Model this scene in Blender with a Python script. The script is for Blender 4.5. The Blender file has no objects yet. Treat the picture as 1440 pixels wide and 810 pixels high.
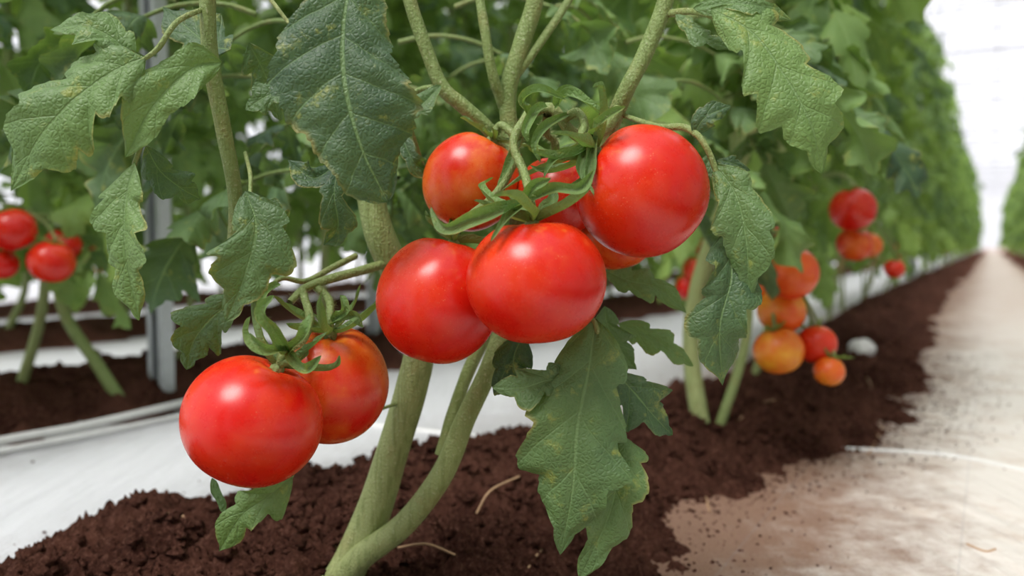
import bpy, math, random
import numpy as np
from mathutils import Vector, Matrix, noise

rng = np.random.default_rng(7)
random.seed(7)
F = 1120.0
CAM_H = 0.30
PITCH = math.atan(60.0 / F)
SL = 0.6     # the crop rows run along (0.6, 1, 0)

# ------------------------------------------------------------------ camera
cam_data = bpy.data.cameras.new("camera")
cam_data.sensor_width = 36.0
cam_data.lens = F * 36.0 / 1440.0
cam_data.clip_start = 0.02
cam_data.clip_end = 300
cam = bpy.data.objects.new("camera", cam_data)
bpy.context.collection.objects.link(cam)
cam.location = (0, 0, CAM_H)
cam.rotation_euler = (math.pi / 2 - PITCH, 0, 0)
cam_data.dof.use_dof = True
cam_data.dof.focus_distance = 0.50
cam_data.dof.aperture_fstop = 4.6
bpy.context.scene.camera = cam
RX = Matrix.Rotation(math.pi / 2 - PITCH, 3, 'X')

def P(px, py, d):
    """metres from a photo measurement and a distance d along the ground"""
    r = RX @ Vector(((px - 720) / F, -(py - 405) / F, -1.0))
    r = r * (d / r.y)
    return np.array([r.x, r.y, r.z + CAM_H])

def nz(v):
    v = np.asarray(v, float)
    return v / (np.linalg.norm(v, axis=-1, keepdims=True) + 1e-12)

def catmull(pts, n):
    p = np.array(pts, float)
    if len(p) == 2:
        t = np.linspace(0, 1, n)[:, None]
        return p[0] * (1 - t) + p[1] * t
    p = np.vstack([2 * p[0] - p[1], p, 2 * p[-1] - p[-2]])
    m = len(p) - 3
    ts = np.linspace(0, m - 1e-6, n)
    i = ts.astype(int); t = (ts - i)[:, None]
    a, b, c, d = p[i], p[i + 1], p[i + 2], p[i + 3]
    return 0.5 * ((2 * b) + (c - a) * t + (2 * a - 5 * b + 4 * c - d) * t ** 2 + (3 * b - a - 3 * c + d) * t ** 3)

# ------------------------------------------------------------------ mesh builder
class MB:
    def __init__(s):
        s.v = []; s.a = []; s.f = []; s.m = []; s.n = 0
    def add(s, v, attr, faces, mat):
        s.v.append(v); s.a.append(attr); s.f.append(faces + s.n)
        s.m.append(np.full(len(faces), mat, int)); s.n += len(v)
    def grid(s, pts, attr, mat, wrap=False):
        n, m = pts.shape[:2]
        idx = np.arange(n * m).reshape(n, m)
        if wrap:
            idx = np.hstack([idx, idx[:, :1]])
        q = np.stack([idx[:-1, :-1], idx[:-1, 1:], idx[1:, 1:], idx[1:, :-1]], -1).reshape(-1, 4)
        s.add(pts.reshape(-1, 3), attr.reshape(-1, 3), q, mat)
    def mesh(s, name, mats):
        V = np.vstack(s.v).astype(np.float32); A = np.vstack(s.a).astype(np.float32)
        Q = np.vstack(s.f).astype(np.int32); M = np.concatenate(s.m).astype(np.int32)
        me = bpy.data.meshes.new(name)
        me.vertices.add(len(V)); me.vertices.foreach_set("co", V.ravel())
        me.loops.add(Q.size); me.loops.foreach_set("vertex_index", Q.ravel())
        me.polygons.add(len(Q))
        me.polygons.foreach_set("loop_start", np.arange(0, Q.size, 4, dtype=np.int32))
        me.polygons.foreach_set("loop_total", np.full(len(Q), 4, dtype=np.int32))
        me.polygons.foreach_set("material_index", M)
        me.polygons.foreach_set("use_smooth", np.ones(len(Q), bool))
        at = me.attributes.new("leafuv", 'FLOAT_VECTOR', 'POINT')
        at.data.foreach_set("vector", A.ravel())
        for m in mats: me.materials.append(m)
        me.update(calc_edges=True); me.validate()
        return me
    def obj(s, name, mats, loc=(0, 0, 0)):
        o = bpy.data.objects.new(name, s.mesh(name, mats))
        o.location = loc
        bpy.context.collection.objects.link(o)
        return o

def tube(B, pts, rad, mat, n=40, k=12, tint=0.5, bumps=0.0):
    p = catmull(pts, n)
    r = np.interp(np.linspace(0, 1, n), np.linspace(0, 1, len(rad)), rad)
    T = nz(np.gradient(p, axis=0))
    ref = np.array([0.13, 0.9, 0.3])
    u = nz(np.cross(T[0], ref)); U = []
    for i in range(n):
        u = nz(u - T[i] * np.dot(u, T[i])); U.append(u)
    U = np.array(U); W = np.cross(T, U)
    if bumps:
        r = r * (1 + bumps * np.sin(np.linspace(0, 23, n) + rng.random() * 6) * np.sin(np.linspace(0, 7, n)))
    a = np.linspace(0, 2 * np.pi, k, endpoint=False)
    rr = r[:, None] * (1 + 0.05 * np.cos(3 * a)[None])
    pts3 = p[:, None] + (U[:, None] * np.cos(a)[None, :, None] + W[:, None] * np.sin(a)[None, :, None]) * rr[..., None]
    L = np.concatenate([[0], np.cumsum(np.linalg.norm(np.diff(p, axis=0), axis=1))])
    at = np.zeros(pts3.shape); at[..., 0] = L[:, None]; at[..., 1] = a[None] / 6.2832
    at[..., 2] = tint if np.isscalar(tint) else np.interp(np.linspace(0, 1, n), np.linspace(0, 1, len(tint)), tint)[:, None]
    B.grid(pts3, at, mat, wrap=True)
    return p, r

def fuzz(B, p, r, mat, count, ln=0.0026):
    """fine plant hairs standing off a stem"""
    n = len(p); T = nz(np.gradient(p, axis=0))
    for _ in range(int(count * 1.3)):
        i = rng.integers(0, n - 1); t = rng.random()
        c = p[i] * (1 - t) + p[i + 1] * t
        d = rng.normal(size=3); d = nz(d - T[i] * np.dot(d, T[i]))
        w = nz(np.cross(d, T[i])) * 0.00009
        a = c + d * r[i] * 0.95; b = a + (d + rng.normal(size=3) * 0.25) * ln * (0.4 + rng.random())
        B.add(np.array([a - w, a + w, b + w * 0.3, b - w * 0.3]), np.tile([0, 0, 1.0], (4, 1)), np.array([[0, 1, 2, 3]]), mat)

def leaflet(B, spine, W, nrm=(0, -1, 0.35), roll=0.0, twist=0.0, nL=56, nW=14, lobes=5, D=0.45, fold=0.25,
            curl=0.18, wave=0.20, tint=0.5, mat=0, sweep=0.55, pucker=0.09, pw=(0.5, 0.8)):
    p = catmull(spine, nL + 1)
    u = np.linspace(0, 1, nL + 1)
    T = nz(np.gradient(p, axis=0))
    nrm = nz(nrm)
    S = nz(np.cross(T, nrm)); N = nz(np.cross(S, T))
    ang = roll + twist * (u - 0.3)
    ca, sa = np.cos(ang)[:, None], np.sin(ang)[:, None]
    S, N = S * ca + N * sa, N * ca - S * sa
    v = np.linspace(-1, 1, nW + 1)
    a_, b_ = pw
    um = a_ / (a_ + b_)
    shp = (u ** a_) * ((1 - u) ** b_) / ((um ** a_) * ((1 - um) ** b_))
    w = np.zeros((nL + 1, nW + 1)); ph = np.zeros_like(w)
    for sgn in (-1, 1):
        off = rng.random() * 0.35
        x = u * lobes + off
        fr = x - np.floor(x)
        lf = np.sin(np.pi * fr ** 1.5) ** 0.7
        x2 = u * lobes * 3.3 + off
        ser = (x2 - np.floor(x2))
        var = 1 + 0.18 * np.sin(u * 9 + rng.random() * 6)
        ww = W * shp * ((1 - D) + D * lf) * (1 + 0.07 * ser * (D > 0)) * var
        sel = (np.sign(v) == sgn) if sgn < 0 else (v >= 0)
        w[:, sel] = ww[:, None]; ph[:, sel] = x[:, None]
    av = np.abs(v)[None]
    sw = sweep * w * av ** 1.3 * (1 - u[:, None] ** 3)
    f1 = rng.random(4) * 6.28
    z = fold * av * w - curl * (av ** 2) * w * 1.6
    z = z + wave * W * (av ** 2) * np.sin(u[:, None] * (7 + 4 * rng.random()) + np.sign(v)[None] * 1.3 + f1[0]) * (shp[:, None] + .1)
    xx = (ph - 0.62 * av)
    z = z + pucker * W * np.abs(np.sin(np.pi * xx)) ** 0.7 * np.minimum(1, av * 4) * shp[:, None]
    z = z + 0.03 * W * np.sin(u[:, None] * 37 + f1[1] + av * 9) * av
    pts = p[:, None] + S[:, None] * (v[None] * w)[..., None] + T[:, None] * sw[..., None] + N[:, None] * z[..., None]
    at = np.zeros(pts.shape); at[..., 0] = ph; at[..., 1] = v[None]; at[..., 2] = tint
    B.grid(pts, at, mat)

def compound(B, base, az, L, up=0.35, droop=1.1, S=0.1, tint=0.5, lo=True, leafmat=0, stemmat=1, n_pairs=3):
    nL, nW = (14, 6) if lo else (36, 10)
    pts = [np.array(base, float)]
    d = nz(np.array([math.cos(az), math.sin(az), up]))
    steps = 7
    for i in range(steps):
        pts.append(pts[-1] + d * L / steps)
        d = nz(d + np.array([0, 0, -droop / steps]) + rng.normal(size=3) * 0.05)
    pts = np.array(pts)
    tube(B, pts, [0.0026, 0.0012], stemmat, n=10 if lo else 24, k=4 if lo else 8, tint=tint * 0.6)
    fine = catmull(pts, 60); T = nz(np.gradient(fine, axis=0))
    side = nz(np.cross(T, [0, 0, 1]))
    def lf(i, dirn, s, wid):
        b = fine[i]; dd = nz(dirn); sp = [b]
        for k in range(4):
            b = b + dd * s / 4; sp.append(b)
            dd = nz(dd + np.array([0, 0, -0.26]) + rng.normal(size=3) * 0.12)
        leaflet(B, sp, wid, nrm=(rng.normal() * 0.4, rng.normal() * 0.4, 1), roll=rng.normal() * 0.35, nL=nL, nW=nW,
                lobes=3.4, D=0.42, fold=0.3 * rng.normal() + 0.1, curl=0.15 + 0.3 * rng.random(), wave=0.25,
                tint=np.clip(tint + rng.normal() * 0.14, 0, 1), mat=leafmat, pucker=0.10, twist=rng.normal() * 0.6)
    fr = [0.34, 0.58, 0.8][-n_pairs:]
    for j, q in enumerate(fr):
        i = int(q * 59)
        for sg in (-1, 1):
            s = S * (0.6 + 0.13 * j) * (0.8 + 0.4 * rng.random())
            lf(i, side[i] * sg * 0.85 + T[i] * (0.45 + 0.2 * rng.random()) + np.array([0, 0, -0.15]), s, s * 0.34)
            if rng.random() < 0.5:
                i2 = min(58, i + 6); s2 = s * 0.35
                lf(i2, side[i2] * sg + T[i2] * 0.3, s2, s2 * 0.4)
    lf(59, T[-1], S * (1 + 0.3 * rng.random()), S * 0.36)

# ------------------------------------------------------------------ node helpers
def new_mat(name):
    m = bpy.data.materials.new(name); m.use_nodes = True
    nt = m.node_tree; nt.nodes.clear()
    out = nt.nodes.new("ShaderNodeOutputMaterial")
    return m, nt, out
def N(nt, t, **kw):
    n = nt.nodes.new(t)
    for k, v in kw.items():
        if k.startswith("i_"):
            n.inputs[k[2:].replace("_", " ")].default_value = v
        else: setattr(n, k, v)
    return n
def math_(nt, op, a, b=None, c=None, clamp=False):
    n = nt.nodes.new("ShaderNodeMath"); n.operation = op; n.use_clamp = clamp
    for i, x in enumerate((a, b, c)):
        if x is None: continue
        if isinstance(x, (int, float)): n.inputs[i].default_value = x
        else: nt.links.new(x, n.inputs[i])
    return n.outputs[0]
def mix(nt, fac, a, b):
    n = nt.nodes.new("ShaderNodeMix"); n.data_type = 'RGBA'
    for s, x in ((n.inputs[0], fac), (n.inputs[6], a), (n.inputs[7], b)):
        if isinstance(x, (int, float)): s.default_value = x
        elif isinstance(x, tuple): s.default_value = (*x, 1) if len(x) == 3 else x
        else: nt.links.new(x, s)
    return n.outputs[2]
def ramp(nt, x, lo, hi):
    n = nt.nodes.new("ShaderNodeMapRange"); n.interpolation_type = 'SMOOTHSTEP'
    nt.links.new(x, n.inputs[0]); n.inputs[1].default_value = lo; n.inputs[2].default_value = hi
    return n.outputs[0]
def noise_n(nt, vec, scale, detail=3, rough=0.55):
    n = nt.nodes.new("ShaderNodeTexNoise"); n.inputs["Scale"].default_value = scale
    n.inputs["Detail"].default_value = detail; n.inputs["Roughness"].default_value = rough
    if vec is not None: nt.links.new(vec, n.inputs["Vector"])
    return n.outputs["Fac"]
def coords(nt, what="Object"):
    return nt.nodes.new("ShaderNodeTexCoord").outputs[what]
def bump(nt, h, strength, dist):
    b = nt.nodes.new("ShaderNodeBump"); b.inputs["Strength"].default_value = strength
    b.inputs["Distance"].default_value = dist; nt.links.new(h, b.inputs["Height"])
    return b.outputs[0]

def leaf_material(name, dark, light, vein, trans, yellow=0.5, tfac=0.22, spec=0.3):
    m, nt, out = new_mat(name)
    at = nt.nodes.new("ShaderNodeAttribute"); at.attribute_name = "leafuv"
    sep = nt.nodes.new("ShaderNodeSeparateXYZ"); nt.links.new(at.outputs["Vector"], sep.inputs[0])
    x, v, tint = sep.outputs
    av = math_(nt, 'ABSOLUTE', v)
    co = coords(nt)
    ph = math_(nt, 'SUBTRACT', x, math_(nt, 'MULTIPLY', av, 0.62))
    tri = math_(nt, 'PINGPONG', ph, 0.5)        # 0 on a vein
    side = ramp(nt, tri, 0.045, 0.0)
    ph2 = math_(nt, 'ADD', math_(nt, 'MULTIPLY', x, 2.0), math_(nt, 'MULTIPLY', av, 2.2))
    side2 = ramp(nt, math_(nt, 'PINGPONG', ph2, 0.5), 0.05, 0.0)
    mid = ramp(nt, av, 0.05, 0.015)
    veins = math_(nt, 'MAXIMUM', math_(nt, 'MAXIMUM', math_(nt, 'MULTIPLY', side, 0.6), math_(nt, 'MULTIPLY', side2, 0.2)), mid)
    vor = nt.nodes.new("ShaderNodeTexVoronoi"); vor.feature = 'DISTANCE_TO_EDGE'; vor.inputs["Scale"].default_value = 330
    nt.links.new(co, vor.inputs["Vector"])
    retic = ramp(nt, vor.outputs["Distance"], 0.10, 0.0)
    n1 = noise_n(nt, co, 22, 4); n2 = noise_n(nt, co, 60, 5, 0.7)
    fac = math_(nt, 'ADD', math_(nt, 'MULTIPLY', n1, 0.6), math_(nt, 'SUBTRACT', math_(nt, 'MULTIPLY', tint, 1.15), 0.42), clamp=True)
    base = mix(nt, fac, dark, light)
    base = mix(nt, math_(nt, 'MULTIPLY', retic, 0.12), base, vein)
    yl = math_(nt, 'MULTIPLY', ramp(nt, n2, 0.56, 0.70), yellow)
    base = mix(nt, yl, base, (0.40, 0.42, 0.09))
    ed = math_(nt, 'MULTIPLY', ramp(nt, av, 0.86, 1.0), math_(nt, 'MULTIPLY', ramp(nt, n1, 0.48, 0.62), yellow))
    base = mix(nt, ed, base, (0.42, 0.34, 0.10))
    base = mix(nt, math_(nt, 'MULTIPLY', veins, 0.7), base, vein)
    hgt = math_(nt, 'ADD', math_(nt, 'MULTIPLY', veins, -1.0), math_(nt, 'MULTIPLY', ramp(nt, vor.outputs["Distance"], 0.0, 0.3), 0.5))
    pb = N(nt, "ShaderNodeBsdfPrincipled", i_Roughness=0.5)
    pb.inputs["Specular IOR Level"].default_value = spec
    nt.links.new(base, pb.inputs["Base Color"]); nt.links.new(bump(nt, hgt, 0.55, 0.0012), pb.inputs["Normal"])
    tr = nt.nodes.new("ShaderNodeBsdfTranslucent")
    nt.links.new(mix(nt, 0.6, base, trans), tr.inputs[0])
    ms = nt.nodes.new("ShaderNodeMixShader"); ms.inputs[0].default_value = tfac
    nt.links.new(pb.outputs[0], ms.inputs[1]); nt.links.new(tr.outputs[0], ms.inputs[2])
    nt.links.new(ms.outputs[0], out.inputs[0])
    return m

M_LEAF = leaf_material("tomato_leaf", (0.028, 0.070, 0.044), (0.200, 0.330, 0.095), (0.20, 0.32, 0.13), (0.34, 0.58, 0.05), 0.55, 0.23, 0.45)
M_LEAFB = leaf_material("tomato_leaf_row", (0.030, 0.085, 0.038), (0.300, 0.460, 0.120), (0.25, 0.39, 0.14), (0.48, 0.74, 0.08), 0.45, 0.36, 0.42)

def stem_material():
    m, nt, out = new_mat("tomato_stem")
    co = coords(nt)
    at = nt.nodes.new("ShaderNodeAttribute"); at.attribute_name = "leafuv"
    sep = nt.nodes.new("ShaderNodeSeparateXYZ"); nt.links.new(at.outputs["Vector"], sep.inputs[0])
    n1 = noise_n(nt, co, 40, 4); n2 = noise_n(nt, co, 500, 2)
    mp = nt.nodes.new("ShaderNodeMapping"); mp.inputs["Scale"].default_value = (260, 260, 14); nt.links.new(co, mp.inputs[0])
    n3 = noise_n(nt, mp.outputs[0], 1.0, 4)
    c = mix(nt, sep.outputs[2], (0.095, 0.185, 0.035), (0.42, 0.46, 0.20))
    c = mix(nt, math_(nt, 'MULTIPLY', ramp(nt, n3, 0.48, 0.62), 0.4), c, (0.14, 0.19, 0.045))
    c = mix(nt, math_(nt, 'MULTIPLY', ramp(nt, n1, 0.5, 0.7), 0.4), c, (0.30, 0.26, 0.10))
    c = mix(nt, math_(nt, 'MULTIPLY', ramp(nt, n2, 0.6, 0.72), 0.4), c, (0.56, 0.58, 0.38))
    pb = N(nt, "ShaderNodeBsdfPrincipled", i_Roughness=0.5)
    pb.inputs["Specular IOR Level"].default_value = 0.3
    nt.links.new(c, pb.inputs["Base Color"])
    nt.links.new(bump(nt, math_(nt, 'ADD', n2, math_(nt, 'MULTIPLY', n3, 1.8)), 0.7, 0.0016), pb.inputs["Normal"])
    nt.links.new(pb.outputs[0], out.inputs[0]); return m
M_STEM = stem_material()

def tomato_material(name, red, orange, amount, top_amt=0.35, rough=0.20):
    m, nt, out = new_mat(name)
    at = nt.nodes.new("ShaderNodeAttribute"); at.attribute_name = "leafuv"
    sep = nt.nodes.new("ShaderNodeSeparateXYZ"); nt.links.new(at.outputs["Vector"], sep.inputs[0])
    co = coords(nt)
    n1 = noise_n(nt, co, 17, 2); n2 = noise_n(nt, co, 45, 4); n4 = noise_n(nt, co, 90, 5, .7)
    cb = nt.nodes.new("ShaderNodeCombineXYZ"); nt.links.new(math_(nt, 'MULTIPLY', sep.outputs[0], 2.0), cb.inputs[0])
    ang = math_(nt, 'MULTIPLY', sep.outputs[1], 6.2832)
    nt.links.new(math_(nt, 'MULTIPLY', math_(nt, 'COSINE', ang), 1.6), cb.inputs[1]); nt.links.new(math_(nt, 'MULTIPLY', math_(nt, 'SINE', ang), 1.6), cb.inputs[2])
    st = noise_n(nt, cb.outputs[0], 1.2, 2)
    top = ramp(nt, sep.outputs[0], 0.48, 0.05)
    s = math_(nt, 'ADD', math_(nt, 'MULTIPLY', n1, 0.6), math_(nt, 'ADD', math_(nt, 'MULTIPLY', n4, 0.25), math_(nt, 'MULTIPLY', st, 0.15)))
    a = math_(nt, 'MULTIPLY', ramp(nt, s, 0.40, 0.68), amount)
    a = math_(nt, 'ADD', a, math_(nt, 'MULTIPLY', math_(nt, 'MULTIPLY', top, ramp(nt, st, 0.30, 0.62)), top_amt), clamp=True)
    c = mix(nt, a, red, orange)
    c = mix(nt, math_(nt, 'MULTIPLY', math_(nt, 'MULTIPLY', ramp(nt, n4, 0.55, 0.70), top), 0.35), c, (0.85, 0.32, 0.04))
    def specks(scale, lo, g):
        vor = nt.nodes.new("ShaderNodeTexVoronoi"); vor.inputs["Scale"].default_value = scale
        nt.links.new(co, vor.inputs["Vector"])
        gate = ramp(nt, noise_n(nt, co, scale * .6, 1), g, g + .08)
        return math_(nt, 'MULTIPLY', ramp(nt, vor.outputs["Distance"], lo, 0.08), gate)
    sp = math_(nt, 'MULTIPLY', specks(520, 0.22, 0.45), ramp(nt, n2, 0.38, 0.62))
    c = mix(nt, math_(nt, 'MULTIPLY', sp, 0.34), c, (0.95, 0.46, 0.22))
    ds = math_(nt, 'MULTIPLY', specks(900, 0.22, 0.50), ramp(nt, n1, 0.44, 0.62))
    c = mix(nt, math_(nt, 'MULTIPLY', ds, 0.34), c, (0.90, 0.70, 0.60))
    pb = N(nt, "ShaderNodeBsdfPrincipled")
    pb.inputs["Specular IOR Level"].default_value = 0.45
    nt.links.new(c, pb.inputs["Base Color"])
    nt.links.new(math_(nt, 'ADD', rough, math_(nt, 'ADD', math_(nt, 'MULTIPLY', sp, 0.15), math_(nt, 'MULTIPLY', n4, 0.16))), pb.inputs["Roughness"])
    und = noise_n(nt, co, 110, 3)
    nt.links.new(bump(nt, math_(nt, 'ADD', math_(nt, 'MULTIPLY', und, 0.5), sp), 0.10, 0.0005), pb.inputs["Normal"])
    nt.links.new(pb.outputs[0], out.inputs[0]); return m
M_RED = tomato_material("tomato_skin_red", (0.62, 0.006, 0.003), (0.74, 0.060, 0.006), 0.55, 0.50)
M_MIX = tomato_material("tomato_skin_streaked", (0.62, 0.012, 0.004), (0.76, 0.18, 0.014), 0.85, 0.45)
M_ORG = tomato_material("tomato_skin_turning", (0.66, 0.028, 0.005), (0.80, 0.16, 0.012), 0.85, 0.35, 0.28)
M_YEL = tomato_material("tomato_skin_unripe", (0.74, 0.11, 0.010), (0.80, 0.38, 0.025), 0.95, 0.35, 0.28)

def soil_material():
    m, nt, out = new_mat("red_brown_soil")
    co = coords(nt)
    n1 = noise_n(nt, co, 12, 5, 0.6); n2 = noise_n(nt, co, 210, 6, 0.8); n3 = noise_n(nt, co, 600, 3, 0.8)
    c = mix(nt, ramp(nt, n1, 0.3, 0.7), (0.090, 0.033, 0.022), (0.190, 0.078, 0.052))
    c = mix(nt, math_(nt, 'MULTIPLY', ramp(nt, n2, 0.48, 0.68), 0.9), c, (0.33, 0.155, 0.108))
    c = mix(nt, math_(nt, 'MULTIPLY', ramp(nt, n2, 0.47, 0.34), 0.8), c, (0.032, 0.013, 0.009))
    pb = N(nt, "ShaderNodeBsdfPrincipled", i_Roughness=0.95)
    pb.inputs["Specular IOR Level"].default_value = 0.08
    nt.links.new(c, pb.inputs["Base Color"]); nt.links.new(bump(nt, math_(nt, 'ADD', n2, math_(nt, 'MULTIPLY', n3, 0.5)), 1.0, 0.012), pb.inputs["Normal"])
    nt.links.new(pb.outputs[0], out.inputs[0]); return m
M_SOIL = soil_material()

def ground_material():
    m, nt, out = new_mat("mulch_film")
    co = coords(nt)
    sep = nt.nodes.new("ShaderNodeSeparateXYZ"); nt.links.new(co, sep.inputs[0])
    c = math_(nt, 'SUBTRACT', sep.outputs[0], math_(nt, 'MULTIPLY', sep.outputs[1], SL))
    big = noise_n(nt, co, 2.2, 5, 0.6); fine = noise_n(nt, co, 22, 8, 0.75); grit = noise_n(nt, co, 300, 3, 0.7); blot = noise_n(nt, co, 7, 8, 0.72)
    nn = math_(nt, 'ADD', math_(nt, 'MULTIPLY', math_(nt, 'SUBTRACT', big, 0.5), 0.3), math_(nt, 'MULTIPLY', math_(nt, 'SUBTRACT', fine, 0.5), 0.50))
    q = math_(nt, 'PINGPONG', math_(nt, 'ADD', c, 0.50), 0.625)
    dust = ramp(nt, math_(nt, 'ADD', q, nn), 0.54, 0.24)
    path = ramp(nt, c, -0.75, -0.45)      # walked-on path to the right of the main row
    film = mix(nt, path, (0.62, 0.63, 0.655), (0.74, 0.69, 0.64))
    pathd = math_(nt, 'MULTIPLY', path, math_(nt, 'MULTIPLY', ramp(nt, blot, 0.46, 0.70), 0.55))
    far = math_(nt, 'MULTIPLY', path, ramp(nt, sep.outputs[1], 1.2, 4.5))
    col = mix(nt, pathd, film, (0.50, 0.36, 0.27))
    col = mix(nt, math_(nt, 'MULTIPLY', far, 0.55), col, (0.42, 0.30, 0.23))
    col = mix(nt, math_(nt, 'MULTIPLY', dust, math_(nt, 'ADD', 0.10, math_(nt, 'MULTIPLY', path, 0.84))), col, (0.29, 0.155, 0.10))
    col = mix(nt, math_(nt, 'MULTIPLY', ramp(nt, grit, 0.56, 0.66), math_(nt, 'ADD', 0.03, math_(nt, 'MULTIPLY', dust, 0.75))), col, (0.15, 0.07, 0.045))
    # faint woven seams of the film running with the rows
    seam = ramp(nt, math_(nt, 'PINGPONG', math_(nt, 'ADD', c, 0.02), 0.11), 0.0022, 0.0)
    col = mix(nt, math_(nt, 'MULTIPLY', seam, 0.22), col, (0.30, 0.30, 0.32))
    wv = nt.nodes.new("ShaderNodeTexNoise"); wv.inputs["Scale"].default_value = 1.0; wv.inputs["Detail"].default_value = 5
    mp = nt.nodes.new("ShaderNodeMapping"); mp.inputs["Rotation"].default_value = (0, 0, math.atan(SL)); mp.inputs["Scale"].default_value = (26, 3.5, 1)
    nt.links.new(co, mp.inputs[0]); nt.links.new(mp.outputs[0], wv.inputs["Vector"])
    h = math_(nt, 'ADD', math_(nt, 'ADD', wv.outputs["Fac"], math_(nt, 'MULTIPLY', fine, 0.25)), math_(nt, 'MULTIPLY', grit, math_(nt, 'MULTIPLY', dust, 0.5)))
    pb = N(nt, "ShaderNodeBsdfPrincipled", i_Roughness=0.5)
    pb.inputs["Specular IOR Level"].default_value = 0.3
    nt.links.new(col, pb.inputs["Base Color"]); nt.links.new(bump(nt, h, 0.8, 0.013), pb.inputs["Normal"])
    nt.links.new(pb.outputs[0], out.inputs[0]); return m
M_GROUND = ground_material()

def simple(name, col, rough, metal=0.0, sc=60, var=0.15):
    m, nt, out = new_mat(name)
    n = noise_n(nt, coords(nt), sc, 4)
    c = mix(nt, n, tuple(x * (1 - var) for x in col), tuple(min(1, x * (1 + var)) for x in col))
    pb = N(nt, "ShaderNodeBsdfPrincipled", i_Roughness=rough, i_Metallic=metal)
    nt.links.new(c, pb.inputs["Base Color"]); nt.links.new(pb.outputs[0], out.inputs[0]); return m
M_METAL = simple("galvanised_steel", (0.52, 0.55, 0.57), 0.45, 0.4, 90)
M_TUBE = simple("white_irrigation_tube", (0.78, 0.78, 0.77), 0.4)
M_TWIG = simple("dry_root", (0.48, 0.30, 0.17), 0.8)
M_STONE = simple("pale_stone", (0.68, 0.66, 0.66), 0.7)
M_WIRE = simple("frame_wire", (0.42, 0.42, 0.47), 0.5)

def film_material():
    m, nt, out = new_mat("greenhouse_film")
    tr = nt.nodes.new("ShaderNodeBsdfTransparent"); tr.inputs[0].default_value = (0.98, 0.98, 0.985, 1)
    tl = nt.nodes.new("ShaderNodeBsdfTranslucent")
    nt.links.new(mix(nt, noise_n(nt, coords(nt), 1.5, 3), (0.85, 0.85, 0.90), (0.97, 0.97, 0.98)), tl.inputs[0])
    ms = nt.nodes.new("ShaderNodeMixShader"); ms.inputs[0].default_value = 0.22
    nt.links.new(tr.outputs[0], ms.inputs[1]); nt.links.new(tl.outputs[0], ms.inputs[2])
    nt.links.new(ms.outputs[0], out.inputs[0]); return m
M_FILM = film_material()

# ------------------------------------------------------------------ tomatoes
def fruit_geo(B, mat, R, ratio=0.88, seed=0, nT=48, nP=64, center=(0, 0, 0), Rm=None, tint=0.5):
    r = np.random.default_rng(seed)
    th = np.linspace(0.001, math.pi - 0.001, nT); phi = np.linspace(0, 2 * math.pi, nP, endpoint=False)
    k = r.integers(4, 7); p0 = r.random() * 6.28; p1 = r.random() * 6.28
    T_, P_ = np.meshgrid(th, phi, indexing='ij')
    rib = 1 + 0.016 * np.cos(k * P_ + p0) * np.sin(T_) ** 0.5 * np.clip(np.cos(T_), 0, 1) ** 1.2 + 0.014 * np.cos(2 * P_ + p1) + 0.007 * np.cos(3 * P_ + p0)
    s = np.sin(T_) ; rad = R * (np.sign(s) * np.abs(s) ** 0.93) * rib
    z = R * ratio * np.cos(T_)
    z = np.sign(z) * np.abs(z / (R * ratio)) ** 1.04 * R * ratio
    dim = np.exp(-(rad / (0.30 * R)) ** 2)
    z = z - (T_ < 1.57) * 0.17 * R * dim * (1 + 0.2 * np.cos(k * P_ + p0)) + (T_ > 1.57) * 0.03 * R * dim
    pts = np.stack([rad * np.cos(P_), rad * np.sin(P_), z], -1)
    if Rm is not None: pts = pts @ Rm.T
    pts = pts + np.array(center)
    at = np.zeros(pts.shape); at[..., 0] = T_ / math.pi; at[..., 1] = P_ / 6.28; at[..., 2] = tint
    B.grid(pts, at, mat, wrap=True)

def calyx_geo(B, mat, R, c, Rm=None, n=6, L=0.03, seed=1, lift=0.3, lo=False):
    """sepals radiating from the top of the fruit, in fruit-local space"""
    r = np.random.default_rng(seed); c = np.array(c, float)
    for i in range(n):
        a = 6.283 * i / n + r.normal() * 0.2
        d = np.array([math.cos(a), math.sin(a), 0]); up = np.array([0, 0, 1.0])
        Ls = L * (0.8 + 0.5 * r.random()); li = lift * (0.4 + 1.2 * r.random())
        cu = r.normal() * 0.5
        tw = np.array([-d[1], d[0], 0]) * r.normal() * 0.25
        sp = [c, c + Ls * (d * 0.3 + up * 0.10), c + Ls * (d * 0.62 + up * (0.10 + li * 0.35) + tw * 0.4),
              c + Ls * (d * 0.88 + up * (0.08 + li * 0.9) + tw), c + Ls * (d * (1.0 - 0.2 * abs(cu)) + up * (0.05 + li * 1.5 + cu * 0.15) + tw * 1.8)]
        sp = [np.array(x) for x in sp]
        nr = up
        if Rm is not None:
            sp = [Rm @ x for x in sp]; nr = Rm @ up
        leaflet(B, sp, Ls * 0.095, nrm=nr, nL=10 if lo else 22, nW=4, lobes=1, D=0, fold=0.7, curl=-0.4, wave=0.25, tint=0.7 + r.normal() * 0.1, mat=mat, sweep=0.0, pw=(0.35, 0.7), pucker=0)

def axis_matrix(ax):
    ax = nz(ax); ref = np.array([0.3, 0.2, 1.0]) if abs(ax[2]) < 0.95 else np.array([1.0, 0.2, 0])
    x = nz(np.cross(ref, ax)); y = np.cross(ax, x)
    return np.stack([x, y, ax], 1)

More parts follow.
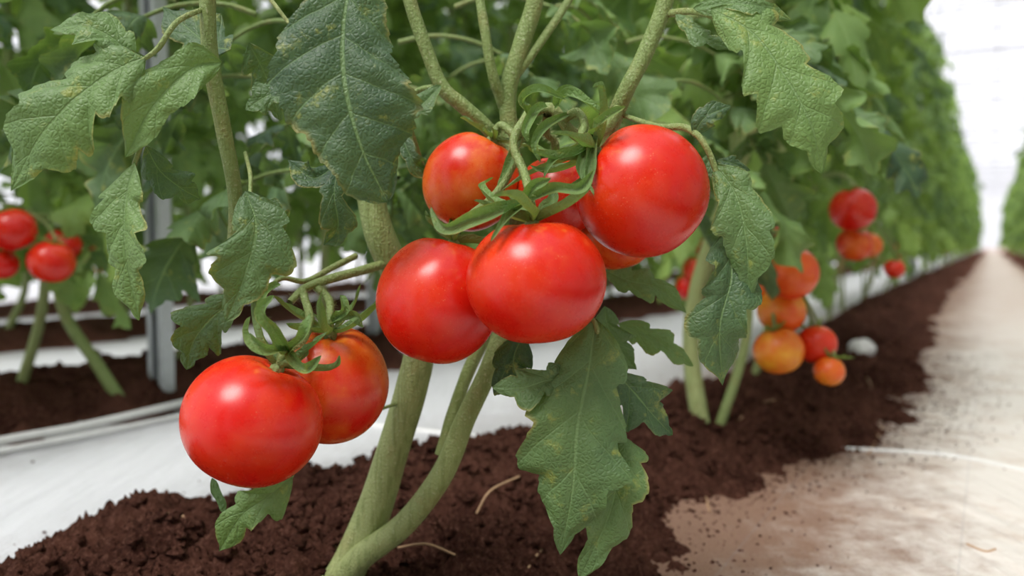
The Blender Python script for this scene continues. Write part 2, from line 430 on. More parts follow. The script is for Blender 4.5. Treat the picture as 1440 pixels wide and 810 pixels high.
def tomato(px, py, wpx, d, ax, mat, ratio=0.9, seed=0, L=0.03, lift=0.3, calyx=True, ns=6):
    R = wpx / 2 / F * d
    Rm = axis_matrix(ax); c = P(px, py, d)
    B = MB(); fruit_geo(B, 0, R, ratio, seed, nT=72, nP=96)
    top = np.array([0, 0, R * (ratio - 0.13)])
    if calyx:
        calyx_geo(B, 1, R, top + np.array([0, 0, 0.0015]), n=ns, L=L, seed=seed + 5, lift=lift)
        tube(B, [top - np.array([0, 0, 0.002]), top + np.array([0, 0, 0.002]), top + np.array([0, 0, 0.005])], [0.0045, 0.0045, 0.0028], 2, n=8, k=12, tint=0.4)
    o = B.obj("tomato", [mat, M_LEAF, M_STEM])
    m = Matrix([[*Rm[i], c[i]] for i in range(3)] + [[0, 0, 0, 1]])
    o.matrix_world = m
    return c + Rm[:, 2] * (R * (ratio - 0.13) + 0.004), nz(Rm[:, 2])

tops = {}
tops['A'] = tomato(355, 591, 198, 0.480, (0.42, 0.10, 0.90), M_RED, 0.92, 11, L=0.028, lift=0.7)
tops['B'] = tomato(466, 540, 164, 0.545, (0.05, -0.25, 0.95), M_MIX, 1.02, 23, L=0.028, lift=0.6)
tops['C'] = tomato(617, 422, 174, 0.520, (0.25, 0.10, 0.95), M_RED, 1.04, 31, L=0.026, lift=0.3)
tops['D'] = tomato(753, 395, 198, 0.475, (-0.06, -0.02, 1.0), M_RED, 0.90, 42, L=0.034, lift=0.35)
tops['E'] = tomato(902, 270, 184, 0.505, (-0.80, -0.08, 0.66), M_RED, 1.0, 57, L=0.032, lift=0.4)
tops['F'] = tomato(662, 256, 132, 0.570, (0.45, -0.05, 0.85), M_MIX, 1.05, 64, L=0.022, lift=0.2)
tops['G'] = tomato(786, 275, 120, 0.570, (-0.10, -0.3, 0.95), M_RED, 0.95, 75, L=0.022, lift=0.3)
tops['H'] = tomato(868, 330, 104, 0.580, (-0.2, 0.1, 0.95), M_MIX, 0.95, 83, L=0.02, calyx=False)

# ------------------------------------------------------------------ soil height
ROWS = [-0.58, -1.78, -3.03, -4.28, 0.72]
def sstep(x): x = min(1, max(0, x)); return x * x * (3 - 2 * x)
def soil_h(x, y, c0=-0.58, hw0=0.27, amp=0.052, fine=True):
    c = x - SL * y
    cc = c0; hh = hw0
    if c0 == ROWS[0]:
        k = sstep((y - 0.80) / 0.5)
        cc = -0.61 + 0.23 * k - 0.06 * sstep((y - 2) / 2); hh = 0.265 - 0.065 * k
    hw = hh * (1 + 0.28 * noise.noise(Vector((0.3, y * 2.1, c0))))
    q = (c - cc) / hw
    h = amp * (1 - abs(q) ** 2.2) * (0.9 + 0.5 * noise.noise(Vector((1.7, y * 2.6, c0))))
    h += 0.030 * noise.fractal(Vector((x * 9, y * 9, c0)), 1.0, 2.1, 3)
    if fine:
        t = noise.noise(Vector((x * 38, y * 38, 1.0)))
        h += 0.013 * (abs(t) - .15) + 0.011 * noise.fractal(Vector((x * 75, y * 75, 3.0)), 0.4, 2.2, 4)
    return max(h - 0.002, -0.03)

def ridge(c0, y0, y1, step, hw=0.27, growth=1.012, amp=0.052, cstep=0.005, clo=None, chi=None):
    ys = [y0]; s = step
    while ys[-1] < y1:
        ys.append(ys[-1] + s)
        if ys[-1] > 1.6: s = max(s, step) * growth if s < 0.3 else s
    cs = np.arange(clo if clo is not None else c0 - hw * 1.45, chi if chi is not None else c0 + hw * 1.45, cstep)
    pts = np.zeros((len(ys), len(cs), 3))
    for i, y in enumerate(ys):
        for j, c in enumerate(cs):
            x = c + SL * y
            pts[i, j] = (x, y, soil_h(x, y, c0, hw, amp))
    B = MB(); B.grid(pts, pts * 0, 0)
    return B
def clods(B, c0, y0, y1, n, hw=0.3, smin=0.0009, smax=0.008, spread=1.0, shift=0.0, flat=False, power=4):
    a = np.linspace(0, math.pi, 6)[:, None]; b = np.linspace(0, 6.283, 8, endpoint=False)[None]
    sph = np.stack([np.sin(a) * np.cos(b), np.sin(a) * np.sin(b), np.cos(a) + 0 * b], -1)
    for _ in range(n):
        y = y0 + (y1 - y0) * rng.random() ; c = c0 + shift + hw * rng.normal() * 0.5 * spread
        if c0 == ROWS[0]: c += 0.22 * sstep((y - .8) / .5)
        x = c + SL * y
        hz = soil_h(x, y, c0); z = max(hz, 0)
        s = smin + (smax - smin) * rng.random() ** power
        if hz < 0: s = min(s, 0.0022)
        if not flat and hz < -0.02 and rng.random() < 0.7: continue
        p = sph * (1 + 0.32 * rng.normal(size=sph.shape[:2])[..., None]) * s * np.array([1, 0.85, 0.7]) + np.array([x, y, z + s * 0.2])
        B.grid(p, p * 0, 0, wrap=True)
B = ridge(ROWS[0], 0.38, 34, 0.0036, 0.28, cstep=0.0036, clo=-0.98, chi=-0.06)
clods(B, ROWS[0], 0.45, 2.2, 16000)
clods(B, ROWS[0], 0.5, 2.2, 2500, smin=0.0005, smax=0.0018, shift=0.25, spread=.5, flat=True, power=2)
B.obj("soil_ridge", [M_SOIL])
B = ridge(ROWS[1], 0.75, 14, 0.009, 0.33, 1.02, 0.05, 0.009); clods(B, ROWS[1], 0.9, 3, 1500, hw=.36, smax=0.01)
B.obj("soil_ridge", [M_SOIL])
for c0, ys in ((ROWS[2], 1.4), (ROWS[3], 2.2), (ROWS[4], -2.0)):
    B = ridge(c0, ys, 30, 0.03, 0.30, 1.03, 0.05, 0.03); B.obj("soil_ridge", [M_SOIL])

# ground
B = MB(); g = np.zeros((2, 2, 3)); g[0, 0] = (-60, -20, 0); g[0, 1] = (-60, 90, 0); g[1, 0] = (80, -20, 0); g[1, 1] = (80, 90, 0)
B.grid(g[:, ::-1], g * 0, 0)
fl = B.obj("floor", [M_GROUND])

# ------------------------------------------------------------------ hero plant
B = MB()
WS = 0.84
def S(pts, w, tint=0.5, n=60, k=18, hairs=0, bumps=0.03):
    pp = [P(*q) for q in pts]
    dm = np.mean([q[2] for q in pts])
    rad = [x * WS / 2 / F * dm for x in w]
    p, r = tube(B, pp, rad, 1, n=n, k=k, tint=tint, bumps=bumps)
    if hairs: fuzz(B, p, r, 1, hairs)
    return p
S([(470, 835, .635), (498, 785, .635), (528, 715, .63), (553, 635, .625), (580, 545, .615), (590, 480, .61), (565, 400, .61), (535, 330, .60), (520, 265, .60), (500, 150, .60), (480, 20, .60), (470, -120, .62)],
  [68, 64, 60, 57, 54, 50, 50, 50, 46, 34, 28, 22], [.9, .8, .7, .65, .6, .55, .5, .45, .4, .35, .3], n=110, hairs=1800)
S([(472, 832, .63), (507, 785, .62), (568, 738, .61), (622, 668, .60), (655, 590, .595), (692, 510, .59), (715, 430, .60), (728, 320, .60), (720, 215, .60), (715, 130, .60), (735, 60, .60), (755, -10, .60), (770, -140, .60)],
  [46, 46, 42, 38, 34, 32, 30, 28, 27, 28, 30, 28, 20], [.85, .75, .65, .55, .45, .4, .35, .3, .3, .35, .35, .3], n=110, hairs=2200)
S([(618, 640, .615), (638, 580, .62), (660, 520, .62), (690, 460, .62)], [16, 22, 22, 22], 0.45, hairs=200)
S([(722, 235, .60), (690, 185, .585), (650, 148, .58), (622, 122, .58), (600, 70, .58), (575, -5, .58), (555, -100, .58)], [22, 24, 24, 24, 22, 22, 18], 0.35, hairs=900)
S([(745, 430, .60), (790, 330, .60), (850, 200, .57), (880, 130, .55), (910, 70, .55), (938, -5, .55), (960, -110, .55)], [24, 26, 28, 27, 26, 27, 22], 0.33, hairs=1200)
S([(708, 150, .60), (692, 100, .59), (680, 30, .59), (665, -60, .60)], [18, 17, 16, 14], 0.35, hairs=200)
S([(715, 120, .60), (760, 60, .60), (800, 0, .61), (830, -60, .62)], [16, 14, 13, 11], 0.35)
S([(622, 122, .58), (585, 130, .59), (560, 170, .60), (575, 225, .61), (600, 250, .62)], [12, 10, 9, 8, 6], 0.3)
# tall side shoot on the left
S([(318, 440, .535), (325, 375, .53), (331, 280, .525), (314, 180, .52), (296, 80, .515), (292, -20, .51), (296, -120, .51)], [14, 18, 24, 26, 26, 26, 22], 0.36, hairs=1600)
# petioles
S([(292, 60, .515), (262, 95, .50), (215, 165, .49), (188, 232, .485)], [7, 9, 10, 7], 0.4, hairs=120)
S([(293, 10, .515), (250, 30, .49), (222, 68, .482), (198, 86, .48)], [8, 9, 9, 6], 0.4, hairs=120)
S([(938, 20, .55), (970, 16, .53), (1000, 22, .51), (1030, 40, .50)], [14, 11, 10, 7], 0.4, hairs=150)
S([(870, 160, .56), (925, 178, .53), (965, 180, .51), (992, 205, .50), (1012, 260, .50), (1022, 335, .505)], [8, 11, 12, 10, 9, 5], 0.4, hairs=200)
S([(345, 215, .525), (352, 245, .50), (352, 275, .49)], [7, 7, 6], 0.4)
S([(600, 250, .60), (560, 130, .56), (500, -10, .48)], [8, 8, 8], 0.3)
S([(735, 440, .59), (790, 440, .53), (835, 452, .50), (845, 520, .495), (850, 590, .50), (856, 625, .50)], [9, 9, 9, 8, 6, 4], 0.4)
S([(580, 560, .62), (470, 600, .57), (425, 640, .54), (410, 672, .53)], [6, 6, 6, 5], 0.4)
S([(365, -20, .53), (385, 5, .53), (412, 40, .53), (428, 60, .53)], [7, 7, 5, 4], 0.9)
# truss that carries the upper cluster
WS = 0.95
J = (742, 165, .535)
S([(872, 150, .555), (852, 178, .54), (825, 195, .53), (800, 182, .525), (775, 152, .525), J, (728, 195, .53), (722, 215, .545)], [18, 20, 18, 16, 15, 14, 15, 14], 0.38, hairs=1100)
def to_top(key, via, w=(13, 12, 11, 13), tint=0.38):
    c, a = tops[key]
    pts = [P(*q) for q in via] + [c + a * 0.010, c - a * 0.002]
    d = via[0][2]
    p, r = tube(B, pts, [x / 2 / F * d for x in w], 1, n=40, k=12, tint=tint, bumps=0.08)
    fuzz(B, p, r, 1, 320)
to_top('D', [(742, 160, .53), (722, 200, .515), (738, 245, .50)])
to_top('E', [(790, 170, .525), (812, 158, .515), (822, 175, .51)])
to_top('C', [(728, 215, .54), (700, 270, .53), (665, 300, .525)])
to_top('F', [(735, 180, .55), (725, 190, .56)])
to_top('G', [(770, 160, .53), (768, 185, .55)])
# sepals and curled bracts round the truss
def sepals(lst):
    for sp, w, t in lst:
        leaflet(B, [P(*q) for q in sp], w / F * 0.52, lobes=1, D=0, nL=30, nW=6, sweep=0, pucker=0, fold=0.8, curl=-.3, tint=t + .3, pw=(0.35, .6), twist=rng.normal() * .6)
        pp = catmull([P(*q) for q in sp], 24)
        fuzz(B, pp, np.full(24, w / F * 0.2), 1, 60, ln=0.0016)
sepals([([(800, 160, .52), (770, 178, .505), (752, 205, .50), (760, 228, .50)], 6, .4), ([(815, 190, .52), (835, 220, .50), (828, 250, .49), (800, 262, .485)], 7, .45),
              ([(770, 150, .52), (750, 160, .51), (738, 185, .50), (742, 200, .50)], 7, .5), ([(730, 190, .53), (718, 230, .52), (700, 262, .51)], 6, .4),
              ([(740, 285, .475), (700, 300, .455), (660, 310, .45), (625, 320, .455), (606, 290, .47)], 9, .35), ([(742, 285, .475), (780, 268, .46), (815, 266, .455), (835, 240, .46)], 8, .45),
              ([(740, 285, .475), (752, 262, .46), (775, 250, .455)], 7, .4), ([(738, 285, .475), (715, 305, .455), (690, 340, .44)], 6, .35),
              ([(836, 190, .50), (828, 240, .48), (815, 268, .475)], 7, .4), ([(836, 190, .50), (850, 168, .48), (880, 150, .475)], 7, .45),
              ([(836, 190, .50), (812, 215, .49), (780, 225, .48), (765, 250, .475)], 7, .4), ([(836, 190, .50), (815, 240, .48), (835, 275, .46)], 6, .4),
              ([(780, 150, .52), (800, 135, .51), (830, 150, .50), (850, 170, .50)], 8, .5), ([(745, 165, .52), (738, 140, .51), (760, 128, .50), (795, 140, .50)], 7, .5)])
# lower truss
S([(545, 370, .60), (510, 380, .58), (465, 392, .56), (430, 405, .55), (408, 425, .54)], [14, 14, 13, 12, 10], 0.4, hairs=400)
S([(500, 360, .60), (470, 375, .58), (430, 395, .56), (395, 392, .55), (365, 420, .53)], [10, 10, 8, 7, 5], 0.4)
to_top('A', [(425, 408, .548), (436, 450, .53), (425, 480, .51)], (12, 11, 10, 14))
to_top('B', [(440, 400, .555), (462, 420, .55)], (12, 11, 10, 12))
sepals([([(405, 495, .47), (385, 465, .455), (370, 440, .45), (385, 415, .455)], 8, .4), ([(405, 495, .47), (430, 470, .455), (438, 440, .46)], 7, .45),
                 ([(405, 495, .47), (370, 490, .45), (350, 470, .45), (352, 445, .45)], 7, .4), ([(405, 495, .47), (430, 520, .46), (452, 500, .46)], 7, .4),
                 ([(468, 455, .52), (485, 435, .50), (478, 415, .50)], 7, .4), ([(468, 455, .52), (500, 445, .50), (512, 460, .50)], 7, .35), ([(395, 400, .53), (370, 420, .51), (362, 480, .50)], 6, .5)])

def LF(sp, hw, tint=0.5, **kw):
    d = np.mean([q[2] for q in sp])
    leaflet(B, [P(*q) for q in sp], hw / F * d, tint=tint, **kw)
# --- left group
LF([(205, 80, .48), (160, 100, .475), (105, 140, .47), (55, 195, .468), (16, 268, .475)], 64, .68, lobes=4.6, D=.32, roll=.15, fold=.1)
LF([(190, 86, .485), (160, 55, .482), (118, 36, .48), (70, 42, .485)], 30, .64, lobes=3, D=.4, roll=-.2)
LF([(312, 88, .50), (268, 98, .49), (215, 150, .482), (176, 222, .48)], 36, .76, lobes=3, D=.10, fold=.5, roll=.35)
LF([(190, 228, .482), (176, 290, .476), (178, 360, .472), (196, 450, .478)], 44, .70, lobes=4.2, D=.40, roll=-.35, fold=.4)
LF([(205, 205, .50), (225, 240, .505), (255, 265, .51), (282, 280, .52)], 26, .25, lobes=3, D=.4)
LF([(325, 70, .54), (290, 60, .56), (230, 10, .58)], 40, .25, lobes=3)
LF([(345, 268, .488), (360, 320, .482), (345, 385, .48), (318, 452, .485)], 50, .42, lobes=3.6, D=.36, roll=.25, fold=.35)
LF([(400, 330, .53), (380, 300, .52), (355, 285, .515)], 22, .35, lobes=3)
LF([(340, 415, .53), (300, 445, .525), (272, 480, .52), (262, 520, .525)], 36, .4, lobes=3.5, D=.4, roll=.4)
LF([(405, 128, .52), (375, 135, .515), (345, 155, .515)], 22, .4, lobes=2.5, D=.3)
LF([(350, 60, .55), (375, 110, .56), (395, 170, .57)], 30, .3, lobes=3.5)
# --- big dark leaf
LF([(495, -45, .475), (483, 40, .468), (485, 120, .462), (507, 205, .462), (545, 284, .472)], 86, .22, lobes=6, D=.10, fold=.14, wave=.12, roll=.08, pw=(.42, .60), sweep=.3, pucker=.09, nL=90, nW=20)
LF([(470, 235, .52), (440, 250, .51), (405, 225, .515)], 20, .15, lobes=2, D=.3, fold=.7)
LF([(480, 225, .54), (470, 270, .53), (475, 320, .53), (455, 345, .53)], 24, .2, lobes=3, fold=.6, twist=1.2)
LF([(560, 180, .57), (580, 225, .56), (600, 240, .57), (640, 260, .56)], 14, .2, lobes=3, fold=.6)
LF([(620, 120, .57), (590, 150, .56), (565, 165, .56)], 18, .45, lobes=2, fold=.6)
# --- right group
LF([(1000, 12, .50), (1060, 48, .49), (1105, 110, .482), (1140, 175, .478), (1156, 244, .485)], 58, .82, lobes=4.6, D=.36, roll=-.15, fold=.12)
LF([(975, 12, .51), (1020, 5, .50), (1065, 8, .495), (1115, 30, .50)], 20, .6, lobes=3, D=.4)
LF([(950, 20, .53), (985, 50, .52), (1030, 70, .52)], 16, .5, lobes=3)
LF([(975, 190, .505), (992, 165, .50), (1028, 148, .50)], 18, .2, lobes=2, D=.3)
LF([(1005, 232, .50), (1035, 275, .49), (1050, 345, .485), (1052, 430, .49)], 38, .52, lobes=3.4, D=.26, roll=-.3, fold=.35)
LF([(1008, 225, .51), (1030, 230, .505), (1055, 240, .51)], 12, .15, lobes=2)
LF([(1022, 325, .50), (1028, 390, .49), (1012, 460, .486), (1016, 542, .495)], 48, .30, lobes=4, D=.34, roll=.2, fold=.25)
LF([(1000, 215, .53), (985, 260, .53), (980, 320, .54)], 20, .3, lobes=3)
# --- lower centre group
LF([(838, 448, .50), (828, 520, .488), (812, 600, .482), (805, 690, .482), (788, 780, .49)], 74, .50, lobes=4.4, D=.30, roll=-.1, fold=.15)
LF([(805, 530, .495), (770, 535, .488), (735, 545, .485), (692, 545, .49)], 30, .45, lobes=2.6, D=.45)
LF([(850, 600, .505), (868, 655, .495), (858, 720, .49), (815, 815, .495)], 48, .52, lobes=3.6, D=.34, roll=.2)
LF([(735, 470, .53), (722, 505, .53), (728, 530, .53), (745, 560, .53)], 36, .1, lobes=2.5, D=.3)
LF([(862, 520, .53), (890, 550, .52), (915, 580, .52), (945, 612, .525)], 38, .25, lobes=3, D=.4, roll=.2)
LF([(850, 380, .58), (885, 395, .58), (925, 405, .58), (965, 440, .58)], 24, .65, lobes=3)
LF([(850, 430, .56), (855, 460, .56), (870, 490, .56), (895, 520, .56)], 26, .4, lobes=3)
LF([(870, 455, .58), (905, 470, .58), (940, 490, .58), (975, 515, .585)], 22, .7, lobes=3)
LF([(412, 670, .53), (375, 700, .52), (340, 725, .52), (308, 775, .525)], 34, .76, lobes=2.8, D=.45, roll=.2)
LF([(298, 672, .54), (308, 700, .54), (318, 725, .54)], 7, .4, lobes=1, D=0)
# foliage of the same plant, behind and above the fruit
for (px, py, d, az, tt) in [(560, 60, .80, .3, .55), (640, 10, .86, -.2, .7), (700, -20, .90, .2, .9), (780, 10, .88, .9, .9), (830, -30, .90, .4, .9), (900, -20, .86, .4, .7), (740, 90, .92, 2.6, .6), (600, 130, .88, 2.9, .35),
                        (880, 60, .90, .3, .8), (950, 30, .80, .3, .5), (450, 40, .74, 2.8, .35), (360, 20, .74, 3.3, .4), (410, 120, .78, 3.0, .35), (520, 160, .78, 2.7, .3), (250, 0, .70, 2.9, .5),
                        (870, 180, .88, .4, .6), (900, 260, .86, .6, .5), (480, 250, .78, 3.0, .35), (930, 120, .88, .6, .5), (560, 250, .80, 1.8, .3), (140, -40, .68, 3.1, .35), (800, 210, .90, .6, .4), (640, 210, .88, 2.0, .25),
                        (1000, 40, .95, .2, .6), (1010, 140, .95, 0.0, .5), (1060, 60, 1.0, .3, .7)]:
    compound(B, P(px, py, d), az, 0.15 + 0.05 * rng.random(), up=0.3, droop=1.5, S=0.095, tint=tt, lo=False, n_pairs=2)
B.obj("tomato_plant", [M_LEAF, M_STEM])

# ------------------------------------------------------------------ row plants (shared meshes, instanced)
def build_plant(seed, rad=0.009, zlo=0.30, fruit=0, avoid=None):
    global rng
    rng = np.random.default_rng(seed)
    B = MB()
    h = 1.80 + 0.4 * rng.random()
    sp = [(0, 0, -0.02)] + [(rng.normal() * 0.04, rng.normal() * 0.04, z) for z in np.linspace(0.2, h, 7)]
    p, r = tube(B, sp, [rad * 1.25, rad, rad * 0.9, rad * 0.7, rad * 0.4], 1, n=50, k=10, tint=[.8, .65, .5, .4])
    if seed % 2:
        sp = [(0.02, 0.01, 0)] + [(0.05 + rng.normal() * 0.02, rng.normal() * 0.02, z) for z in np.linspace(0.2, 1.2, 4)]
        tube(B, sp, [rad * .7, rad * .6, rad * 0.5], 1, n=30, k=8, tint=0.5)
    z = zlo; az = rng.random() * 6.28
    while z < h:
        i = int(np.argmin(abs(p[:, 2] - z)))
        k = 0.62 + 0.38 * min(1, (h - z) / 0.9)
        if not (avoid is not None and z < 0.62 and math.cos(az - avoid) > 0.1):
            compound(B, p[i], az, (0.20 + 0.16 * rng.random()) * k, up=0.35 + 0.6 * rng.random(), droop=1.4 + 1.0 * rng.random(),
                     S=0.112 * (0.8 + .5 * rng.random()), tint=np.clip(0.48 + rng.normal() * 0.30, 0, 1))
        z += 0.031; az += 2.4 + rng.normal() * 0.4
    for q in range(fruit):
        c = np.array([0.10 * math.cos(q * 2.4 + seed), 0.10 * math.sin(q * 2.4 + seed), 0.26 + 0.11 * q])
        tube(B, [p[8], (p[8] + c) / 2 + np.array([0, 0, 0.04]), c + np.array([0, 0, .05])], [0.003, 0.002], 1, n=10, k=6)
        for w in range(3):
            fruit_geo(B, 2 + (w + q) % 2, 0.030 + 0.006 * rng.random(), 0.9, seed + w, 16, 20, center=c + np.array([rng.normal() * .025, rng.normal() * .025, -0.045 * w]))
    return B.mesh("tomato_plant_mesh", [M_LEAFB, M_STEM, M_RED, M_ORG])
variants = [build_plant(101 + i, fruit=(1 if i in (1, 4) else 0)) for i in range(7)]
v_open = build_plant(117, avoid=-0.6, zlo=0.36)
v_thick = build_plant(203, rad=0.0125, zlo=0.40, avoid=-0.6)
rng = np.random.default_rng(99)

def put(me, x, y, s=1.0, rot=None, z=0.02, w=1.0):
    o = bpy.data.objects.new("tomato_plant", me)
    o.location = (x, y, z); o.rotation_euler = (0, 0, rng.random() * 6.28 if rot is None else rot)
    o.scale = (s * w, s * w, s * (0.95 + 0.1 * rng.random()))
    bpy.context.collection.objects.link(o); return o
put(v_thick, 0.295, 1.20, 1.0, 0.0, z=0.0, w=.92)
put(v_open, 0.50, 1.66, 1.0, 0.0, z=0.0, w=.85)
def row(c0, y0, y1, step, smin=0.92, w=1.0, dw=0.0):
    y = y0; i = 0
    while y < y1:
        put(variants[rng.integers(0, len(variants))], c0 + SL * y + rng.normal() * 0.025, y, smin + 0.2 * rng.random(), w=w + dw * rng.normal())
        y += step * (0.85 + 0.3 * rng.random()); i += 1
row(-0.66, 2.0, 33, 0.40, smin=.9, w=.68, dw=.08)
row(-0.50, -3.2, -0.9, 0.42)
row(-1.80, 1.15, 9, 0.32, w=.97)
row(-3.05, 1.7, 12, 0.38)
row(-4.30, 2.3, 14, 0.45)
row(0.80, -3.0, 34, 0.45, w=.9, dw=.08)

# far-left bare stem bending out of its row
B = MB()
tube(B, [P(168, 562, 1.42), P(135, 510, 1.42), P(95, 450, 1.42), P(78, 390, 1.42), P(60, 320, 1.42), P(35, 260, 1.42), P(15, 120, 1.42), P(0, -100, 1.42)], [0.0115, 0.0105, 0.010, 0.0095, 0.009, .008], 1, n=60, k=12, tint=0.4)
for (px, py, az) in [(60, 320, 2.5), (35, 260, 0.5), (30, 200, 3.5), (20, 140, -.5), (15, 90, 1), (10, 40, -1.2), (60, 330, -.6)]:
    compound(B, P(px, py, 1.42), az, 0.2, S=0.1, tint=.4, droop=1.6)
B.obj("tomato_plant", [M_LEAFB, M_STEM])

def cluster(items, stem):
    B = MB()
    cen = P(*stem[0])
    for (px, py, w, d, mi, seed) in items:
        c = P(px, py, d); R = w / 2 / F * d
        Rm = axis_matrix((rng.normal() * .25, rng.normal() * .25, 1))
        fruit_geo(B, mi, R, 0.94, seed, 32, 40, center=c, Rm=Rm)
        top = np.array([0, 0, R * 0.80])
        n0 = B.n
        sub = MB(); calyx_geo(sub, 3, R, top, Rm=Rm, n=5, L=0.018, seed=seed, lo=True)
        for v, a, f, m in zip(sub.v, sub.a, sub.f, sub.m):
            B.v.append(v + c); B.a.append(a); B.f.append(f + n0); B.m.append(m)
        B.n += sub.n
        t = c + Rm @ top
        tube(B, [t, t + np.array([0, 0, .012]), (t + cen) / 2 + np.array([0, .01, .01]), cen], [.0025, .0022, .003], 4, n=16, k=7, tint=.35)
    tube(B, [P(*q) for q in stem], [.004, .0045, .005], 4, n=20, k=8, tint=.4)
    return B.obj("tomato_cluster", [M_RED, M_ORG, M_YEL, M_LEAFB, M_STEM])
cluster([(1110, 383, 80, 1.02, 1, 3), (1099, 437, 68, 1.06, 2, 5), (1095, 493, 70, 1.03, 2, 7), (1148, 484, 56, 1.05, 1, 9), (1166, 522, 44, 1.03, 2, 12), (1078, 405, 50, 1.10, 2, 15), (1098, 330, 46, 1.14, 0, 17)],
        [(1085, 325, 1.08), (1062, 290, 1.12), (1010, 300, 1.2)])
cluster([(1199, 294, 64, 1.38, 0, 4), (1202, 343, 50, 1.42, 1, 6), (1258, 378, 28, 1.62, 0, 8), (1222, 345, 36, 1.44, 2, 18)], [(1205, 262, 1.42), (1180, 245, 1.48), (1140, 250, 1.62)])
cluster([(18, 323, 62, 1.20, 0, 4), (2, 372, 44, 1.22, 0, 6), (72, 368, 62, 1.22, 0, 8), (88, 345, 50, 1.30, 0, 10), (0, 345, 40, 1.25, 0, 11)], [(40, 300, 1.24), (44, 292, 1.32), (50, 280, 1.42)])

# ------------------------------------------------------------------ steel posts
def post(x, y, h=2.6, w=0.036, dep=0.03, t=0.0025):
    prof = [(-w / 2, -dep / 2), (w / 2, -dep / 2), (w / 2, dep / 2), (w / 2 - 0.010, dep / 2), (w / 2 - 0.010, dep / 2 - t), (w / 2 - t, dep / 2 - t), (w / 2 - t, -dep / 2 + t),
            (-w / 2 + t, -dep / 2 + t), (-w / 2 + t, dep / 2 - t), (-w / 2 + 0.010, dep / 2 - t), (-w / 2 + 0.010, dep / 2), (-w / 2, dep / 2)]
    me = bpy.data.meshes.new("support_post"); n = len(prof)
    vs = [(a, b, 0) for a, b in prof] + [(a, b, h) for a, b in prof]
    fs = [(i, (i + 1) % n, n + (i + 1) % n, n + i) for i in range(n)]
    me.from_pydata(vs, [], fs); me.materials.append(M_METAL); me.update()
    o = bpy.data.objects.new("support_post", me); o.location = (x, y, 0); o.rotation_euler = (0, 0, 2.75)
    bpy.context.collection.objects.link(o)
q = P(228, 560, 1.50); post(q[0], q[1])
q = P(527, 470, 2.3); post(q[0], q[1], w=.03)
for k in range(2, 9):
    y = 1.5 + 2.4 * k
    post(-1.75 + SL * y, y); post(-.6 + SL * y, y)

# irrigation lines
def gline(name, pts, r, mat):
    B = MB(); tube(B, pts, [r, r], 0, n=120, k=10); return B.obj(name, [mat])
def G(px, py, z=0.0):
    d = (CAM_H - z) * F / (py - 345.0)
    return P(px, py, d)
gline("irrigation_tube", [G(-220, 668, .022), G(0, 620, .022), (G(120, 598, .022)), G(258, 566, .020), G(420, 525, .014), G(600, 490, .012)], 0.0065, M_TUBE)
gline("irrigation_tube", [G(-220, 676, .012), G(0, 634, .012), (G(120, 612, .012)), G(262, 584, .008), G(330, 580, .004), G(450, 590, .004), G(660, 613, .004), G(830, 625, .004), G(960, 636, 0.004)], 0.0040, M_TUBE)
gline("irrigation_tube", [G(1060, 622, 0.002), G(1105, 627, .005), G(1200, 632, .005), G(1330, 640, .005), G(1450, 664, .005), G(1600, 700, .005)], 0.0030, M_TUBE)

# dry roots on the soil
for pts in [[(195, 750), (215, 730), (250, 722), (275, 745)], [(742, 800), (760, 775), (778, 765)], [(915, 695), (950, 690), (985, 685), (998, 720)], [(670, 722), (690, 690), (730, 670)], [(1040, 590), (1060, 570), (1090, 562)],
            [(1200, 500), (1225, 545), (1205, 560)], [(1220, 640), (1232, 620), (1240, 600)], [(1360, 765), (1385, 775), (1400, 772)], [(560, 770), (600, 765), (640, 780)]]:
    pp = []
    for (x, y) in pts:
        g0 = G(x, y, 0.03); z = max(soil_h(g0[0], g0[1]), 0.0) + 0.006; g0 = G(x, y, z); pp.append(g0)
    gline("dry_root", pp, 0.0010, M_TWIG)
# pale stone
g0 = G(1212, 497, .04)
B = MB(); c = np.array([g0[0], g0[1], max(0, soil_h(g0[0], g0[1])) + .018])
a = np.linspace(0, math.pi, 16)[:, None]; b = np.linspace(0, 6.283, 22, endpoint=False)[None]
sp = np.stack([np.sin(a) * np.cos(b), np.sin(a) * np.sin(b), np.cos(a) + 0 * b], -1)
sp = sp * (1 + 0.1 * np.sin(3 * a + 2 * b) + .06 * np.sin(5 * b))[..., None] * np.array([.032, .03, .026]) + c
B.grid(sp, sp * 0, 0, wrap=True); B.obj("stone", [M_STONE])

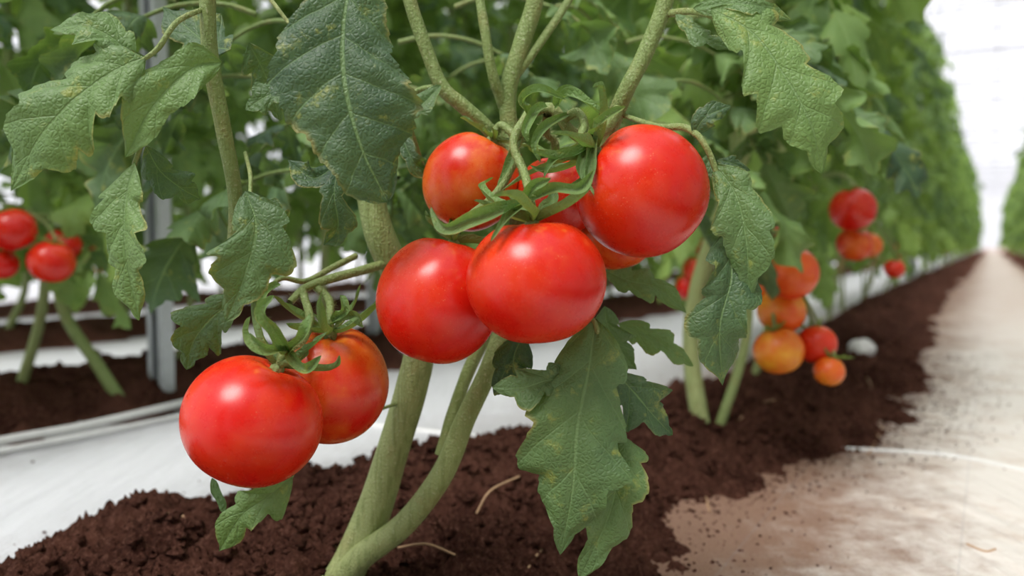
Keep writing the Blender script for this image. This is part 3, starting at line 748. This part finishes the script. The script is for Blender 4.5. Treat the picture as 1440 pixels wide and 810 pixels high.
# ------------------------------------------------------------------ greenhouse shell
dv = nz(np.array([SL, 1.0, 0])); nv = np.array([dv[1], -dv[0], 0])
def RW(s, t, z): return dv * s + nv * t + np.array([0, 0, z])
T0, T1, S0, S1, HG, HR = -8.0, 6.0, -5.0, 46.0, 2.7, 4.3
def arch(t):
    q = (t - (T0 + T1) / 2) / ((T1 - T0) / 2); return HG + (HR - HG) * (1 - q * q)
ts = np.linspace(T0, T1, 29); ss = np.linspace(S0, S1, 12)
B = MB(); g = np.array([[RW(s, t, arch(t)) for t in ts] for s in ss]); B.grid(g, g * 0, 0); B.obj("ceiling", [M_FILM])
for nm, t in (("wall_left", T0), ("wall_right", T1)):
    B = MB(); g = np.array([[RW(s, t, z) for z in (0, HG)] for s in ss]); B.grid(g, g * 0, 0); B.obj(nm, [M_FILM])
for nm, s in (("wall_back", S1), ("wall_front", S0)):
    B = MB(); g = np.array([[RW(s, t, z) for z in (0, arch(t))] for t in ts]); B.grid(g, g * 0, 0); B.obj(nm, [M_FILM])
B = MB()
for s in np.arange(S0, S1 + .1, 2.0):
    tube(B, [RW(s, t, arch(t) - .04) for t in np.linspace(T0, T1, 15)], [.018, .018], 0, n=30, k=6)
    tube(B, [RW(s, T0, 2.6), RW(s, T1, 2.6)], [.010, .010], 0, n=2, k=6)
    for t in np.linspace(T0 + 1, T1 - 1, 7):
        tube(B, [RW(s, t, 2.6), RW(s, t + .5, arch(t + .5) - .04)], [.007, .007], 0, n=2, k=5)
for s in np.arange(S0, S1, 0.5):
    tube(B, [RW(s, T0, 3.0 - .0), RW(s, (T0 + T1) / 2, 2.94), RW(s, T1, 3.0)], [.0025, .0025], 0, n=12, k=4)
for t in np.arange(T0, T1 + .1, 1.0):
    tube(B, [RW(S0, t, arch(t) - .06), RW(S1, t, arch(t) - .06)], [.010, .010], 0, n=2, k=6)
for t in np.arange(-7.5, T1, 0.54):
    tube(B, [RW(S0, t, 2.5), RW(S1, t, 2.5)], [.003, .003], 0, n=2, k=4)
B.obj("greenhouse_frame", [M_WIRE])

# ------------------------------------------------------------------ light
w = bpy.data.worlds.new("overcast_sky"); bpy.context.scene.world = w; w.use_nodes = True
bg = w.node_tree.nodes["Background"]; bg.inputs[0].default_value = (0.94, 0.955, 1.0, 1); bg.inputs[1].default_value = 1.15
sd = bpy.data.lights.new("sun", 'SUN'); sd.energy = 4.4; sd.angle = math.radians(26); sd.color = (1.0, 0.97, 0.93)
so = bpy.data.objects.new("sun", sd); bpy.context.collection.objects.link(so)
dirn = Vector((-0.50, -0.62, 1.30)).normalized()
so.rotation_euler = dirn.to_track_quat('Z', 'Y').to_euler(); so.location = (-2, -3, 6)
bpy.context.scene.view_settings.view_transform = 'Standard'
